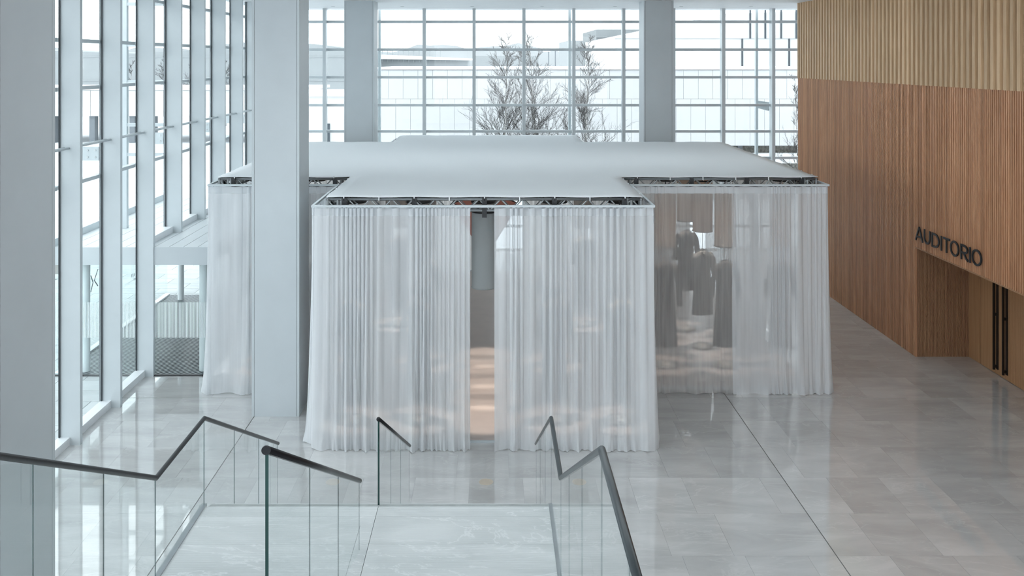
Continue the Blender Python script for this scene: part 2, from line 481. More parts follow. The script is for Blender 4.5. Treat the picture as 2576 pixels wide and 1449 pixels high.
# ---------------- back glazed wall
wb = empty('wall_back', (0, YB, 0)); tag(wb, kind='structure')
def Bk(o): o.parent = wb; o.matrix_parent_inverse = Matrix.Translation((0, -YB, 0)); return o
mull_x = [-.658+BAY*k for k in range(-4, 9)]
TR_B = [.95, 1.95, 2.4+.95, 4.28, 5.20, 6.18, 7.15, 8.13]
for x in mull_x:
    Bk(unit_box('mullion', x-.055, x+.055, YB-.30, YB, 0, ZC, M['white_metal']))
    Bk(unit_box('mullion_cap', x-.04, x+.04, YB+.02, YB+.09, 0, ZC, M['white_metal']))
zs = [0]+TR_B+[ZC]
for i in range(len(mull_x)-1):
    x0, x1 = mull_x[i], mull_x[i+1]
    for j in range(len(zs)-1):
        Bk(unit_box('glass_pane', x0+.01, x1-.01, YB, YB+.016, zs[j]+.02, zs[j+1]-.02, M['glass']))
    for z in TR_B:
        Bk(unit_box('transom', x0+.05, x1-.05, YB-.10, YB+.02, z-.045, z+.045, M['white_metal']))
for k, (x, nm) in enumerate(((-4.14, 'behind the pillar'), (2.80, 'in the middle of the back window'), (9.63, 'near the wooden wall'))):
    p = box('facade_post', x-.045, x+.045, 33.35, 33.5, 0, 9.0, M['white_metal'])
    if k == 2:
        pl = MB().prism([(x-.05, 5.05), (x-.05, 5.32), (x+.46, 5.24), (x+.46, 4.92)], 'y', 33.28, 33.31).build('bracket_plate', M['white_metal'], p)
        for bx, bz in ((x-.02, 5.2), (x+.42, 5.16), (x+.42, 5.0)):
            MB().tube([(bx, 33.25, bz), (bx, 33.28, bz)], .025, 8).build('bolt', M['steel'], pl)
    tag(p, 'slender white outer facade post '+nm, 'post')

# ---------------- wood wall on the right
ww = empty('wall_right', (XW, 20, 0)); tag(ww, kind='structure')
def W(o): o.parent = ww; o.matrix_parent_inverse = Matrix.Translation((-XW, -20, 0)); return o
Y_END, R0, R1, Z_HEAD, Z_SPLIT = 29.0, 16.2, 20.94, 2.52, 6.22
XD = 10.90
BK = XW+.05
# backing with a door recess left open
W(box('backing', BK, 14.2, R1+.03, Y_END, 0, ZC, M['wood_back']))
W(box('backing', BK, 14.2, R0, R1+.03, Z_HEAD, ZC, M['wood_back']))
W(box('backing', BK, 14.2, -6, R0, 0, ZC, M['wood_back']))
W(box('recess_back', XD+.06, 14.2, R0, R1+.03, 0, Z_HEAD, M['wood_back']))
# upper broad slats: tapered profile
UP = .2245
def slat_mesh(name, w, d, z0, z1, mat, taper=.0):
    # local: x=0 is wall backing, -d towards the hall ; y centred
    mb = MB()
    mb.prism([(0, -w/2), (-d, -w/2+taper), (-d, w/2-taper), (0, w/2)], 'z', z0, z1)
    me = mb.mesh(name); me.materials.append(mat); return me
me_up = slat_mesh('slat', .150, .085, Z_SPLIT, ZC, M['slat_up'], .022)
y = Y_END-UP/2
n = 0
while y > 11.5:
    W(ob('broad_slat', me_up, None, None, (BK, y, 0))); y -= UP; n += 1
me_lo = slat_mesh('slat', .038, .052, 0.0, Z_SPLIT, M['slat_lo'])
me_lo2 = slat_mesh('slat', .038, .052, Z_HEAD, Z_SPLIT, M['slat_lo'])
LP = UP/3
y = Y_END-LP/2; cnt = 0; tail = MB()
while y > 11.5:
    inrec = R0 < y < R1
    if cnt < 300:
        W(ob('narrow_slat', me_lo2 if inrec else me_lo, None, None, (BK, y, 0))); cnt += 1
    y -= LP
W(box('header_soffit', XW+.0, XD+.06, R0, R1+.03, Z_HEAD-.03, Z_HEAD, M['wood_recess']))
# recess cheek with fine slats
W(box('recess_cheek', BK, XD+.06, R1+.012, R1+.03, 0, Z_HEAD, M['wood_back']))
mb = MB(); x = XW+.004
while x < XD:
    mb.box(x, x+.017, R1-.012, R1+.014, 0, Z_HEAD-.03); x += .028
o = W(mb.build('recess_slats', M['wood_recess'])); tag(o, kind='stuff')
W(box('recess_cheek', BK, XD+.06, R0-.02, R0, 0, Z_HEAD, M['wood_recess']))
W(box('recess_panel', XD, XD+.06, 20.47, R1+.012, 0, Z_HEAD-.03, M['wood_door']))
W(box('jamb_strip', XD+.012, XD+.06, 20.40, 20.465, 0, Z_HEAD-.03, M['wood_recess']))
W(box('recess_panel', XD, XD+.06, R0, 18.58, 0, Z_HEAD-.03, M['wood_door']))
for k, (ya, yb, hy) in enumerate(((19.535, 20.395, 19.72), (18.59, 19.53, 19.36))):
    d = empty('door_%d' % (k+1), (XD, (ya+yb)/2, 0)); tag(d, kind='structure')
    yc = (ya+yb)/2
    MB().box(-.01, .05, ya-yc, yb-yc, .008, Z_HEAD-.04).build('door_leaf', M['wood_door'], d)
    h = MB()
    h.box(-.115, -.075, hy-yc-.02, hy-yc+.02, .12, 2.44)
    h.box(-.03, -.012, hy-yc-.035, hy-yc+.035, .12, 2.44)
    for z in (.16, 1.28, 2.36): h.box(-.08, -.012, hy-yc-.015, hy-yc+.015, z, z+.06)
    h.build('pull_handle', M['handle'], d)
    if k == 1:                       # fine vertical ribs on the nearer leaf
        mb = MB(); yy = ya+.02
        while yy < hy-.10: mb.box(-.014, -.009, yy-yc, yy+.012-yc, .01, Z_HEAD-.05); yy += .034
        o = mb.build('leaf_ribs', M['wood_door'], d); tag(o, kind='stuff')

# lettering AUDITORIO, black letters standing off the slats
def stroke(pts, w, closed=False):
    """outline quads of a polyline of constant width -> list of quads in (u,v)"""
    q = []; P = [Vector(p) for p in pts]; n_ = len(P)
    offs = []
    for i in range(n_):
        if closed: a, b = P[i-1], P[(i+1) % n_]
        else: a, b = P[max(i-1, 0)], P[min(i+1, n_-1)]
        d = (b-a).normalized(); nn = Vector((-d.y, d.x)); offs.append(nn*w/2)
    rng = range(n_) if closed else range(n_-1)
    for i in rng:
        j = (i+1) % n_
        q.append((P[i]+offs[i], P[j]+offs[j], P[j]-offs[j], P[i]-offs[i]))
    return q
def ell(cx, cy, rx, ry, a0, a1, n_):
    return [(cx+rx*math.cos(math.radians(a0+(a1-a0)*i/n_)), cy+ry*math.sin(math.radians(a0+(a1-a0)*i/n_))) for i in range(n_+1)]
SW = .042; HL = .315
def letter_strokes(ch, w):
    H = HL; s = SW; h = s/2
    if ch == 'A': return [stroke([(h*.6, 0), (w/2, H)], s), stroke([(w/2, H), (w-h*.6, 0)], s), stroke([(w*.2, H*.30), (w*.8, H*.30)], s*.85)]
    if ch == 'U': return [stroke([(h, H)]+ell(w/2, w/2, w/2-h, w/2-h, 180, 360, 12)+[(w-h, H)], s)]
    if ch == 'D': return [stroke([(h, 0), (h, H)], s), stroke([(h, h)]+ell(w*.42, H/2, w*.58-h, H/2-h, -90, 90, 14)+[(h, H-h)], s)]
    if ch == 'I': return [stroke([(w/2, 0), (w/2, H)], s)]
    if ch == 'T': return [stroke([(0, H-h), (w, H-h)], s), stroke([(w/2, 0), (w/2, H-h)], s)]
    if ch == 'O': return [stroke(ell(w/2, H/2, w/2-h, H/2+.008-h, 0, 360-360/28, 27), s, True)]
    if ch == 'R': return [stroke([(h, 0), (h, H)], s), stroke([(h, H-h)]+ell(w*.48, H*.70, w*.50-h, H*.30-h, 90, -90, 12)+[(h, H*.40+h)], s),
                          stroke([(w*.48, H*.42), (w*.72, H*.16), (w, 0.01)], s)]
sign = empty('wall_sign', (XW-.03, 19.4, 2.70))
tag(sign, 'black letters reading AUDITORIO on the wooden wall above the door recess', 'sign')
for ch, ya, yb in (('A', 20.83, 20.47), ('U', 20.42, 20.13), ('D', 20.06, 19.72), ('I', 19.665, 19.605), ('T', 19.55, 19.27),
                   ('O', 19.25, 18.89), ('R', 18.82, 18.53), ('I', 18.485, 18.425), ('O', 18.38, 18.01)):
    w = ya-yb; mb = MB()
    for st in letter_strokes(ch, w):
        for qd in st:
            mb.prism([(ya-19.4-p.x, p.y) for p in qd], 'x', -.022, .0)
    mb.build('letter', M['letter'], sign)

# ---------------- columns
def column(name, x0, y0, w, label):
    t = empty(name, (x0+w/2, y0+w/2, 0)); h = w/2; c = .052; gp = .006
    MB().box(-h+.012, h-.012, -h+.012, h-.012, 0, ZC).build('core', M['gasket'], t)
    fw = h-c
    MB().box(-fw, fw, -h, -h+.02, 0, ZC).build('face_panel', M['column'], t)
    MB().box(-fw, fw, h-.02, h, 0, ZC).build('face_panel', M['column'], t)
    MB().box(-h, -h+.02, -fw, fw, 0, ZC).build('face_panel', M['column'], t)
    MB().box(h-.02, h, -fw, fw, 0, ZC).build('face_panel', M['column'], t)
    for sx in (-1, 1):
        for sy in (-1, 1):
            a, b = sorted((sx*h, sx*(fw+gp))); c_, d = sorted((sy*h, sy*(fw+gp)))
            MB().box(a, b, c_, d, 0, ZC).build('corner_trim', M['column'], t)
    tag(t, label, 'column')
    return t
column('column', -4.595, 6.80, .905, 'large square pillar nearest the camera at the left edge')
column('column', -4.595, 17.42, .905, 'square white pillar on the floor between the curtained booth and the left glazing')
column('column', -4.515, 27.75, .905, 'square white pillar behind the booth, left one before the back window')
column('column', 4.58, 27.75, .905, 'square white pillar behind the booth, right one before the back window')

# ================================================================== ENTRANCE VESTIBULE (left)
vx0, vx1 = -9.45, -6.05
vt = empty('vestibule', (-7.7, V0, 0))
tag(vt, 'white flat-roofed glass entrance vestibule passing through the left glazing', 'vestibule')
def Vp(o): o.parent = vt; o.matrix_parent_inverse = Matrix.Translation((7.7, -V0, 0)); return o
x = vx0; 
Vp(box('roof_slab', vx0, vx1, V0+.02, V1+.3, 2.40, DECK_Z-.016, M['grout']))
while x < vx1-.05:
    Vp(unit_box('roof_board', x+.006, min(x+.31, vx1)-.006, V0+.02, V1+.3, DECK_Z-.014, DECK_Z-.001, M['deck'])); x += .31
Vp(box('fascia', vx0, vx1, V0-.01, V0+.02, 2.39, DECK_Z, M['column']))
Vp(box('roof_kerb', vx0-.16, vx0, V0-.01, V1+.3, 2.39, DECK_Z+.16, M['white_metal']))
for (cx, cy) in ((-8.88, 19.95), (-8.84, 25.9), (-6.33, 20.0)):
    Vp(MB().lathe([(.088, 0), (.088, 2.40)], 24, (cx, cy)).build('round_post', M['white'], None, True))
Vp(box('front_glass', vx0, vx1, V0+.03, V0+.042, .02, 2.39, M['glass']))
Vp(box('threshold', vx0, vx1, V0+.0, V0+.07, 0.001, .022, M['black']))
Vp(box('side_glass', -9.41, -9.398, V0+.05, V1, .06, 2.39, M['glass']))
Vp(box('side_sill', -9.46, -9.32, V0+.05, V1, .0, .05, M['white']))
mb = MB(); x = vx0+.03
while x < vx1-.03:
    mb.box(x, x+.014, V0+.022, V0+.028, .82, 1.58); x += .030
o = Vp(mb.build('frosted_stripes', M['stripe'])); tag(o, kind='stuff')
# X-shaped mark and small mirrored lettering on the side glass
mb = MB()
for (pts) in ([(0, .36), (.075, .17), (0, -.03)], [(.24, .42), (.12, .20), (.24, .02)]):
    for q in stroke(pts, .022): mb.prism([(21.35+p.x*1.6, 1.40+p.y) for p in q], 'x', -9.393, -9.388)
Vp(mb.build('glass_mark', M['decal']))
mb = MB()
for q in stroke(ell(24.9, 1.18, .13, .10, 0, 347, 25), .018, True): mb.prism([(p.x, p.y) for p in q], 'x', -9.393, -9.388)
mb.box(-9.393, -9.388, 24.8, 25.0, 1.17, 1.19)
rr = random.Random(5)
for row, z, h in ((0, 1.14, .075), (1, 1.02, .045)):
    y = 24.68
    for i in range(11):
        w = .06 if row == 0 else .05
        mb.box(-9.393, -9.388, y-w*.25, y, z, z+h)
        if i % 3 != 1: mb.box(-9.393, -9.388, y-w*.75, y-w*.25, z+(h*.8 if i % 2 else 0), z+(h if i % 2 else h*.2))
        y -= w*1.5
o = Vp(mb.build('glass_lettering', M['decal'])); tag(o, kind='stuff')
# entrance mat: dark base with aluminium bars
mt = box('entrance_mat', -9.30, vx1-.03, V0+.08, V1, .0, .010, M['mat'])
mb = MB(); k = -9.3-6.8
while k < -6.08:                           # bars run diagonally across the mat
    a0, a1 = max(0, (-9.3-k)), min(V1-V0-.1, (vx1-.03-k))
    if a1 > a0:
        x0, x1 = k+a0, k+a1; y0, y1 = V0+.09+a0, V0+.09+a1; w = .022
        mb.prism([(x0-w, y0), (x0+w, y0), (x1+w, y1), (x1-w, y1)], 'z', .010, .015)
    k += .125
o = mb.build('mat_bars', M['mat_bar'], mt); tag(o, kind='stuff')
tag(mt, 'dark ribbed entrance mat with pale bars on the vestibule floor', 'mat')

# ================================================================== STAIRS AND GLASS BALUSTRADES
SX0, SX1 = -3.22, .65
ZL = EYE-4.96                              # middle landing
YL0, YL1 = 8.74, 10.20
ZU = EYE-3.29                              # upper landing
YU = 5.46
st = empty('staircase', (0, 9.4, 0))
tag(st, 'pale grooved limestone staircase with a middle landing in the foreground', 'staircase')
def S(o): o.parent = st; o.matrix_parent_inverse = Matrix.Translation((0, -9.4, 0)); return o
YS = 8.40
ys = [YS, 9.36, 9.93, YL1-.05]
for i in range(3):
    for (a, b) in ((SX0+.03, -1.275), (-1.27, SX1-.03)):
        S(unit_box('landing_slab', a, b, ys[i]+.001, ys[i+1]-.001, ZL-.04, ZL, M['landing']))
S(box('landing_nosing', SX0+.07, SX1+.0, YL1-.048, YL1+.01, ZL-.05, ZL-.003, M['nosing']))
S(box('landing_body', SX0+.02, SX1-.02, YS, YL1-.02, ZL-.30, ZL-.04, M['white']))
nr = 12; rz = ZL/nr; td = (13.62-YL1)/(nr-1)
for i in range(1, nr):
    z = ZL-rz*i; y = YL1+td*(i-1)
    S(unit_box('step', SX0+.02, SX1-.02, y-.01, y+td+.02, max(z-.16, 0.0), z, M['step']))
nr2 = 11; rz2 = (ZU-ZL)/nr2; td2 = (YS-5.16)/(nr2-1)
for i in range(1, nr2):
    z = ZL+rz2*i; y = YS-td2*(i-1)
    S(unit_box('step', SX0+.02, SX1-.02, y-td2-.02, y, z-.2, z, M['step']))
S(box('upper_landing', SX0-.02, SX1+.02, 1.0, 5.16, ZU-.3, ZU, M['landing']))

RH = .96; RR = .024
def zrail(y):
    """rail centre height along the stair"""
    if y <= YU: return ZU+RH
    if y <= YL0: return ZU+RH+(ZL-ZU)*(y-YU)/(YL0-YU)
    if y <= YL1: return ZL+RH
    return ZL+RH-.5*(y-YL1)
def glass_panel(parent, x, ya, yb, za, zb, zba, zbb, em):
    """upright pane in the plane x, from ya to yb with sloped top (za->zb) and bottom"""
    h = .010
    mb = MB()
    A = [(ya, zba), (yb, zbb), (yb, zb), (ya, za)]
    n0 = len(mb.v)
    for (yy, zz) in A: mb.v.append((x-h, yy, zz))
    for (yy, zz) in A: mb.v.append((x+h, yy, zz))
    mb.f.append((0, 3, 2, 1)); mb.m.append(0); mb.f.append((4, 5, 6, 7)); mb.m.append(0)
    for i in range(4):
        j = (i+1) % 4; mb.f.append((i, j, 4+j, 4+i)); mb.m.append(1 if (em is not None and i == 3) else 0)
    if em is None: em = M['glass_edge']
    return mb.build('glass_panel', [M['rail_glass'], em], parent)
def balustrade(x, rail_pts, joints, rail_mat, label, ends=(), zfun=zrail, bottom=None):
    t = empty('glass_balustrade', (0, 0, 0))
    t.location = (x, rail_pts[0], 0)
    off = Matrix.Translation((-x, -rail_pts[0], 0))
    def T(o): o.parent = t; o.matrix_parent_inverse = off; return o
    mb = MB()
    mb.tube([(x, y, zfun(y)) for y in rail_pts], RR, 14)
    T(mb.build('handrail', rail_mat, None, True))
    for a, b in zip(joints[:-1], joints[1:]):
        ga = a+.003; gb = b-.003
        fa = zfun(ga+1e-4); fb = zfun(gb-1e-4)
        ba = fa-RH-.04; bb = fb-RH-.04
        if bottom: ba, bb = max(ba, bottom(ga)), max(bb, bottom(gb))
        T(glass_panel(None, x, ga, gb, fa-.015, fb-.015, ba, bb, M['glass_edge'] if a in ends else None))
        if a not in ends:
            T(unit_box('joint_seal', x-.004, x+.004, a-.003, a+.003, ba, fa-.02, M['glass_edge_thin']))
        if b == joints[-1]:
            T(unit_box('joint_seal', x-.003, x+.003, b-.003, b+.001, bb, fb-.02, M['glass_edge_thin']))
    tag(t, label, 'balustrade')
    return t, T
t, T = balustrade(SX0, [4.9, YU, YL0, YL1, 13.70], [5.25, 6.40, 7.56, YL0-.02, YL1-.01, 11.38, 12.57, 13.66], M['rail_black'],
                  'glass balustrade with bent black handrail along the left side of the stairs', bottom=lambda y: 0.0)
T(box('base_channel', SX0-.03, SX0+.03, YL0, YL1, ZL-.06, ZL+.012, M['steel']))
def z_up_centre(y): return ZU+RH+(ZL-ZU)*(y-YU)/(YL0-YU)
t, T = balustrade(-1.353, [YU, 9.28], [YU+.01, 6.75, 8.0, 9.25], M['rail_black'],
                  'short sloping glass balustrade with thick black handrail, middle of the upper flight', ends=(YU+.01,), zfun=z_up_centre, bottom=lambda y: ZL if y > YL0 else 0)
T(MB().tube([(-1.353, YU-.012, ZU+RH), (-1.353, YU, ZU+RH)], .0275, 18).build('rail_end_cap', M['rail_black'], None))
t, T = balustrade(-1.273, [YL1-.03, 13.95], [YL1-.02, 11.40, 12.60, 13.9], M['rail_black'],
                  'small sloping glass balustrade with black handrail, middle of the lower flight before the curtains', ends=(YL1-.02,),
                  zfun=lambda y: ZL+RH-.5*(y-YL1+.03), bottom=lambda y: 0.0 if y > YL1 else ZL)
t, T = balustrade(SX1, [2.6, YU, YL0, YL1, 13.75], [3.2, 4.35, YU, 6.67, 7.80, YL0, YL1-.01, 11.35, 12.55, 13.7], M['rail_steel'],
                  'glass balustrade with zigzag dark grey handrail along the right side of the stairs', bottom=lambda y: 0.0)
T(box('base_channel', SX1-.03, SX1+.03, YL0, YL1, ZL-.06, ZL+.012, M['steel']))

# ================================================================== THE CURTAINED BOOTH
ZR = EYE-2.42                # top of cloth cover
ZRAIL = 4.23                 # curtain rail
# outline of cover (cross plan)
CX = (-5.69, -2.95, 2.65, 6.72); CY = (16.18, 18.92, 26.95, 29.3)
RX = (-5.80, -3.15, 2.81, 6.84); RY = (15.98, 18.66, 27.12, 29.5)
# --- cover
def axis_pts(a, b, n_): return [a+(b-a)*i/n_ for i in range(n_+1)]
gx = axis_pts(CX[0], CX[1], 12)+axis_pts(CX[1], CX[2], 24)[1:]+axis_pts(CX[2], CX[3], 18)[1:]
gy = axis_pts(CY[0], CY[1], 12)+axis_pts(CY[1], CY[2], 30)[1:]+axis_pts(CY[2], CY[3], 10)[1:]
def in_cross(x, y):
    return (CX[1] < x < CX[2] and CY[0] < y < CY[3]) or (CY[1] < y < CY[2] and CX[0] < x < CX[3])
def edge_dist(x, y):
    ds = []
    if CX[1] <= x <= CX[2]: ds += [y-CY[0], CY[3]-y]
    if CY[1] <= y <= CY[2]: ds += [x-CX[0], CX[3]-x]
    if not (CY[1] <= y <= CY[2]): ds += [x-CX[1], CX[2]-x]
    if not (CX[1] <= x <= CX[2]): ds += [y-CY[1], CY[2]-y]
    if CX[1] <= x <= CX[2] and CY[1] <= y <= CY[2]:
        for cx in CX[1:3]:
            for cy in CY[1:3]: ds.append(math.hypot(x-cx, y-cy))
    return max(0, min(ds))
mb = MB(); idx = {}
rc = random.Random(9)
for i, x in enumerate(gx):
    for j, y in enumerate(gy):
        d = edge_dist(x, y)
        z = ZR - .018*min(1, d/1.6) + .006*math.sin(x*2.1+y*1.3)*min(1, d)
        if d < 1e-6: z += .006*math.sin(x*5.2+y*5.2)-.003
        idx[(i, j)] = len(mb.v); mb.v.append((x, y, z))
for i in range(len(gx)-1):
    for j in range(len(gy)-1):
        if in_cross((gx[i]+gx[i+1])/2, (gy[j]+gy[j+1])/2):
            mb.f.append((idx[(i, j)], idx[(i+1, j)], idx[(i+1, j+1)], idx[(i, j+1)])); mb.m.append(0)
me = mb.mesh('canopy_cover', True)
bmm = bmesh.new(); bmm.from_mesh(me)
bmesh.ops.delete(bmm, geom=[v for v in bmm.verts if not v.link_faces], context='VERTS'); bmm.to_mesh(me); bmm.free()
me.materials.append(M['cover'])
cov = ob('canopy_cover', me)
sd = cov.modifiers.new('thickness', 'SOLIDIFY'); sd.thickness = .012; sd.offset = -1
tag(cov, 'taut white cloth cover in a cross shape on top of the curtained booth', 'canopy')
def seg_len(p, q): return math.hypot(q[0]-p[0], q[1]-p[1])
outline = [(CX[1], CY[0]), (CX[2], CY[0]), (CX[2], CY[1]), (CX[3], CY[1]), (CX[3], CY[2]), (CX[2], CY[2]), (CX[2], CY[3]),
           (CX[1], CY[3]), (CX[1], CY[2]), (CX[0], CY[2]), (CX[0], CY[1]), (CX[1], CY[1])]
me_tie = MB().box(-.009, .009, -.012, .012, -.075, .006).mesh('tie'); me_tie.materials.append(M['white'])
for a in range(12):
    p, q = outline[a], outline[(a+1) % 12]; n_ = max(1, int(seg_len(p, q)/.62))
    for i in range(n_):
        t_ = (i+.5)/n_
        ob('tie_strap', me_tie, None, cov, (p[0]+(q[0]-p[0])*t_, p[1]+(q[1]-p[1])*t_, ZR))

# --- truss frame
fr = empty('truss_frame', (0, 22, 0))
tag(fr, 'grey aluminium truss frame under the white cloth cover of the booth', 'truss frame')
def F(o): o.parent = fr; o.matrix_parent_inverse = Matrix.Translation((0, -22, 0)); return o
TS = .24; TZ1 = ZR-.035; TZ0 = TZ1-TS
def truss(p, q, inward):
    """box truss along p->q, its outer face on the line; inward = unit vector"""
    L_ = seg_len(p, q); n_ = max(2, round(L_/.19)); dx, dy = (q[0]-p[0])/L_, (q[1]-p[1])/L_
    ix, iy = inward
    t = F(empty('truss', (p[0], p[1], TZ0)))
    def pt(s, o_, z): return (dx*s+ix*(o_), dy*s+iy*(o_), z-TZ0)
    for o_ in (.025, .025+TS):
        for z in (TZ0+.02, TZ1-.02):
            MB().tube([pt(0, o_, z), pt(L_, o_, z)], .024, 10).build('chord', M['truss'], t, True)
    br = MB()
    for o_ in (.025, .025+TS):
        for i in range(n_):
            s0, s1 = L_*i/n_, L_*(i+1)/n_
            a, b = (TZ0+.02, TZ1-.02) if i % 2 else (TZ1-.02, TZ0+.02)
            br.tube([pt(s0, o_, a), pt(s1, o_, b)], .012, 6)
    for z in (TZ0+.02, TZ1-.02):
        for i in range(n_):
            s0, s1 = L_*i/n_, L_*(i+1)/n_
            a, b = (.025, .025+TS) if i % 2 else (.025+TS, .025)
            br.tube([pt(s0, a, z), pt(s1, b, z)], .0095, 6)
    for s in (.02, .20, L_-.20, L_-.02):
        for o_ in (.025, .025+TS): br.tube([pt(s, o_, TZ0), pt(s, o_, TZ1-.01)], .022, 8)
    br.build('bracing', M['brace'], t)
    k = max(1, round(L_/1.35))
    for i in range(k+1):
        s = .32+(L_-.64)*i/k
        c = pt(s, -.012, 0)
        w = .042
        bx = MB()
        ax = abs(dx) > .5
        o0, o1 = -.012, .075
        P = [pt(s-w, o0, 0), pt(s+w, o0, 0), pt(s+w, o1, 0), pt(s-w, o1, 0)]
        bx.prism([(p_[0], p_[1]) for p_ in P], 'z', -.10, TS+.0)
        bx.build('clamp', M['black'], t)
truss(outline[0], outline[1], (0, 1)); truss(outline[2], outline[3], (0, 1)); truss(outline[10], outline[11], (0, 1))
truss(outline[1], outline[2], (-1, 0)); truss(outline[3], outline[4], (-1, 0)); truss(outline[5], outline[6], (-1, 0))
truss(outline[4], outline[5], (0, -1)); truss(outline[6], outline[7], (0, -1)); truss(outline[8], outline[9], (0, -1))
truss(outline[7], outline[8], (1, 0)); truss(outline[9], outline[10], (1, 0)); truss(outline[11], outline[0], (1, 0))

# --- curtain rail, outboard of the frame
rail_out = [(RX[1], RY[0]), (RX[2], RY[0]), (RX[2], RY[1]), (RX[3], RY[1]), (RX[3], RY[2]), (RX[2], RY[2]), (RX[2], RY[3]),
            (RX[1], RY[3]), (RX[1], RY[2]), (RX[0], RY[2]), (RX[0], RY[1]), (RX[1], RY[1])]
cr_ = empty('curtain_rail', (0, 22, 0)); tag(cr_, 'pale metal curtain rail running round the outside of the booth frame', 'curtain rail')
def R_(o): o.parent = cr_; o.matrix_parent_inverse = Matrix.Translation((0, -22, 0)); return o
for a in range(12):
    p, q = rail_out[a], rail_out[(a+1) % 12]
    h = .022
    x0, x1 = sorted((p[0], q[0])); y0, y1 = sorted((p[1], q[1]))
    e_ = 0 if x1-x0 > .01 else h+.0005
    R_(box('rail_bar', x0-h, x1+h, y0-h+2*e_, y1+h-2*e_, ZRAIL-.012, ZRAIL+.026, M['white_metal']))
    n_ = max(1, int(seg_len(p, q)/1.4))
    for i in range(n_):
        t_ = (i+.5)/n_; X, Y = p[0]+(q[0]-p[0])*t_, p[1]+(q[1]-p[1])*t_
        cx = min(max(X, CX[0]+.02), CX[3]-.02) if abs(p[0]-q[0]) < .01 else X
        if abs(p[0]-q[0]) < .01:
            tx = X+(.22 if a in (7, 9, 11) else -.22); R_(box('bracket_arm', min(X, tx), max(X, tx), Y-.012, Y+.012, ZRAIL, ZRAIL+.02, M['white_metal']))
        else:
            ty = Y+(.24 if a in (0, 2, 10) else -.24); R_(box('bracket_arm', X-.012, X+.012, min(Y, ty), max(Y, ty), ZRAIL, ZRAIL+.02, M['white_metal']))

# --- curtains
def curtain(path, seed, label, mat='curtain', density=130, fold=.13, amp=(.032, .050), flare=.13, outward=1, ztop=None, group=None):
    """hung sheer along a polyline; folds tighten at the header and open to a dragging hem"""
    r = random.Random(seed)
    ztop = ztop or ZRAIL-.015
    # arc-length samples
    segs = [(path[i], path[i+1], seg_len(path[i], path[i+1])) for i in range(len(path)-1)]
    Lt = sum(s[2] for s in segs); n_ = int(Lt*density)
    cum = [0]
    # warped phase so folds are irregular
    ph = 0; phases = []
    f_now = 1.0
    knots = [r.choice((.35, .6, 1.0, 1.4, 1.9))*r.uniform(.85, 1.15) for _ in range(int(Lt/.22)+3)]
    for i in range(n_+1):
        s = Lt*i/n_
        k = s/.22; a = int(k); tt = k-a
        f_ = knots[a]*(1-tt)+knots[min(a+1, len(knots)-1)]*tt
        phases.append(ph); ph += f_*2*PI*(Lt/n_)/fold
    a_k = [r.choice((.45, .75, 1.0, 1.3))*r.uniform(.8, 1.2) for _ in range(int(Lt/.30)+3)]
    s_k = [r.uniform(-1, 1) for _ in range(int(Lt/.25)+3)]
    zrows = [1.0, .985, .965, .93, .8, .6, .4, .22, .10, .045, .018, .004]
    mb = MB()
    for zi, zf in enumerate(zrows):
        low = (1-zf)
        for i in range(n_+1):
            s = Lt*i/n_; acc = 0
            for (p, q, l) in segs:
                if s <= acc+l+1e-9 or (p, q, l) == segs[-1]: break
                acc += l
            t_ = min(1, max(0, (s-acc)/l)); dx, dy = (q[0]-p[0])/l, (q[1]-p[1])/l
            nx, ny = -dy*outward, dx*outward
            # round the corner: blend normals near vertices
            px, py = p[0]+dx*l*t_, p[1]+dy*l*t_
            k = s/.30; a = int(k); tt = k-a
            A = a_k[a]*(1-tt)+a_k[min(a+1, len(a_k)-1)]*tt
            k = s/.25; a = int(k); tt = k-a
            Sw = s_k[a]*(1-tt)+s_k[min(a+1, len(s_k)-1)]*tt
            am = (amp[0]+(amp[1]-amp[0])*low)*A
            w = math.sin(phases[i]+.5*low*Sw)
            w = 2.0*(.5+.5*w)**2.2-.8
            wc = math.sin(phases[i]*.43+seed)
            bl = min(1.0, low*1.15)**1.3*.8
            w = w*(1-bl) + bl*1.25*(2.0*(.5+.5*wc)**1.6-.8)
            off = am*w + flare*low**1.5*.6 + .03*Sw*low
            if zf < .12: off += (.12-zf)/.12*(.018+.022*math.sin(phases[i]*.5+seed)) 
            if zf < .02: off += .02*math.sin(phases[i]*1.0+1.3)
            side = -.017*(1-.45*low)*min(1.2, A)*math.sin(2*phases[i])
            zz = ztop*zf if zf > .004 else .006+.012*max(0, math.sin(phases[i]*.7+seed*1.7))
            if zi == 0: zz -= .014*(1-math.cos(phases[i]*1.0))*.5
            mb.v.append((px+nx*off+dx*side, py+ny*off+dy*side, zz))
    W_ = n_+1
    for a in range(len(zrows)-1):
        for i in range(n_):
            mb.f.append((a*W_+i, a*W_+i+1, (a+1)*W_+i+1, (a+1)*W_+i)); mb.m.append(1 if a < 2 else 0)
    me = mb.mesh('curtain', True); me.materials.append(M[mat]); me.materials.append(M['hem'])
    o = ob('curtain', me); tag(o, label, 'curtain', group)
    return o
cf = RX
curtain([(-.395, RY[0]), (RX[1], RY[0]), (RX[1], RY[1]-.05)], 11, 'white sheer curtain left of the front opening, wrapping the front corner of the booth', outward=-1 if False else 1)
curtain([(RX[2], RY[1]-.05), (RX[2], RY[0]), (.03, RY[0])], 23, 'white sheer curtain right of the front opening of the booth', outward=1)
curtain([(4.93, RY[1]), (RX[2]+.06, RY[1])], 31, 'thin see-through curtain of the right wing showing dark coats behind', 'curtain_thin', fold=.16, amp=(.016, .026), flare=.06)
curtain([(RX[3], RY[2]-.05), (RX[3], RY[1]), (4.88, RY[1]-.01)], 37, 'dense white curtain at the right corner of the booth beside the wooden wall', 'curtain', fold=.15, amp=(.018, .034))
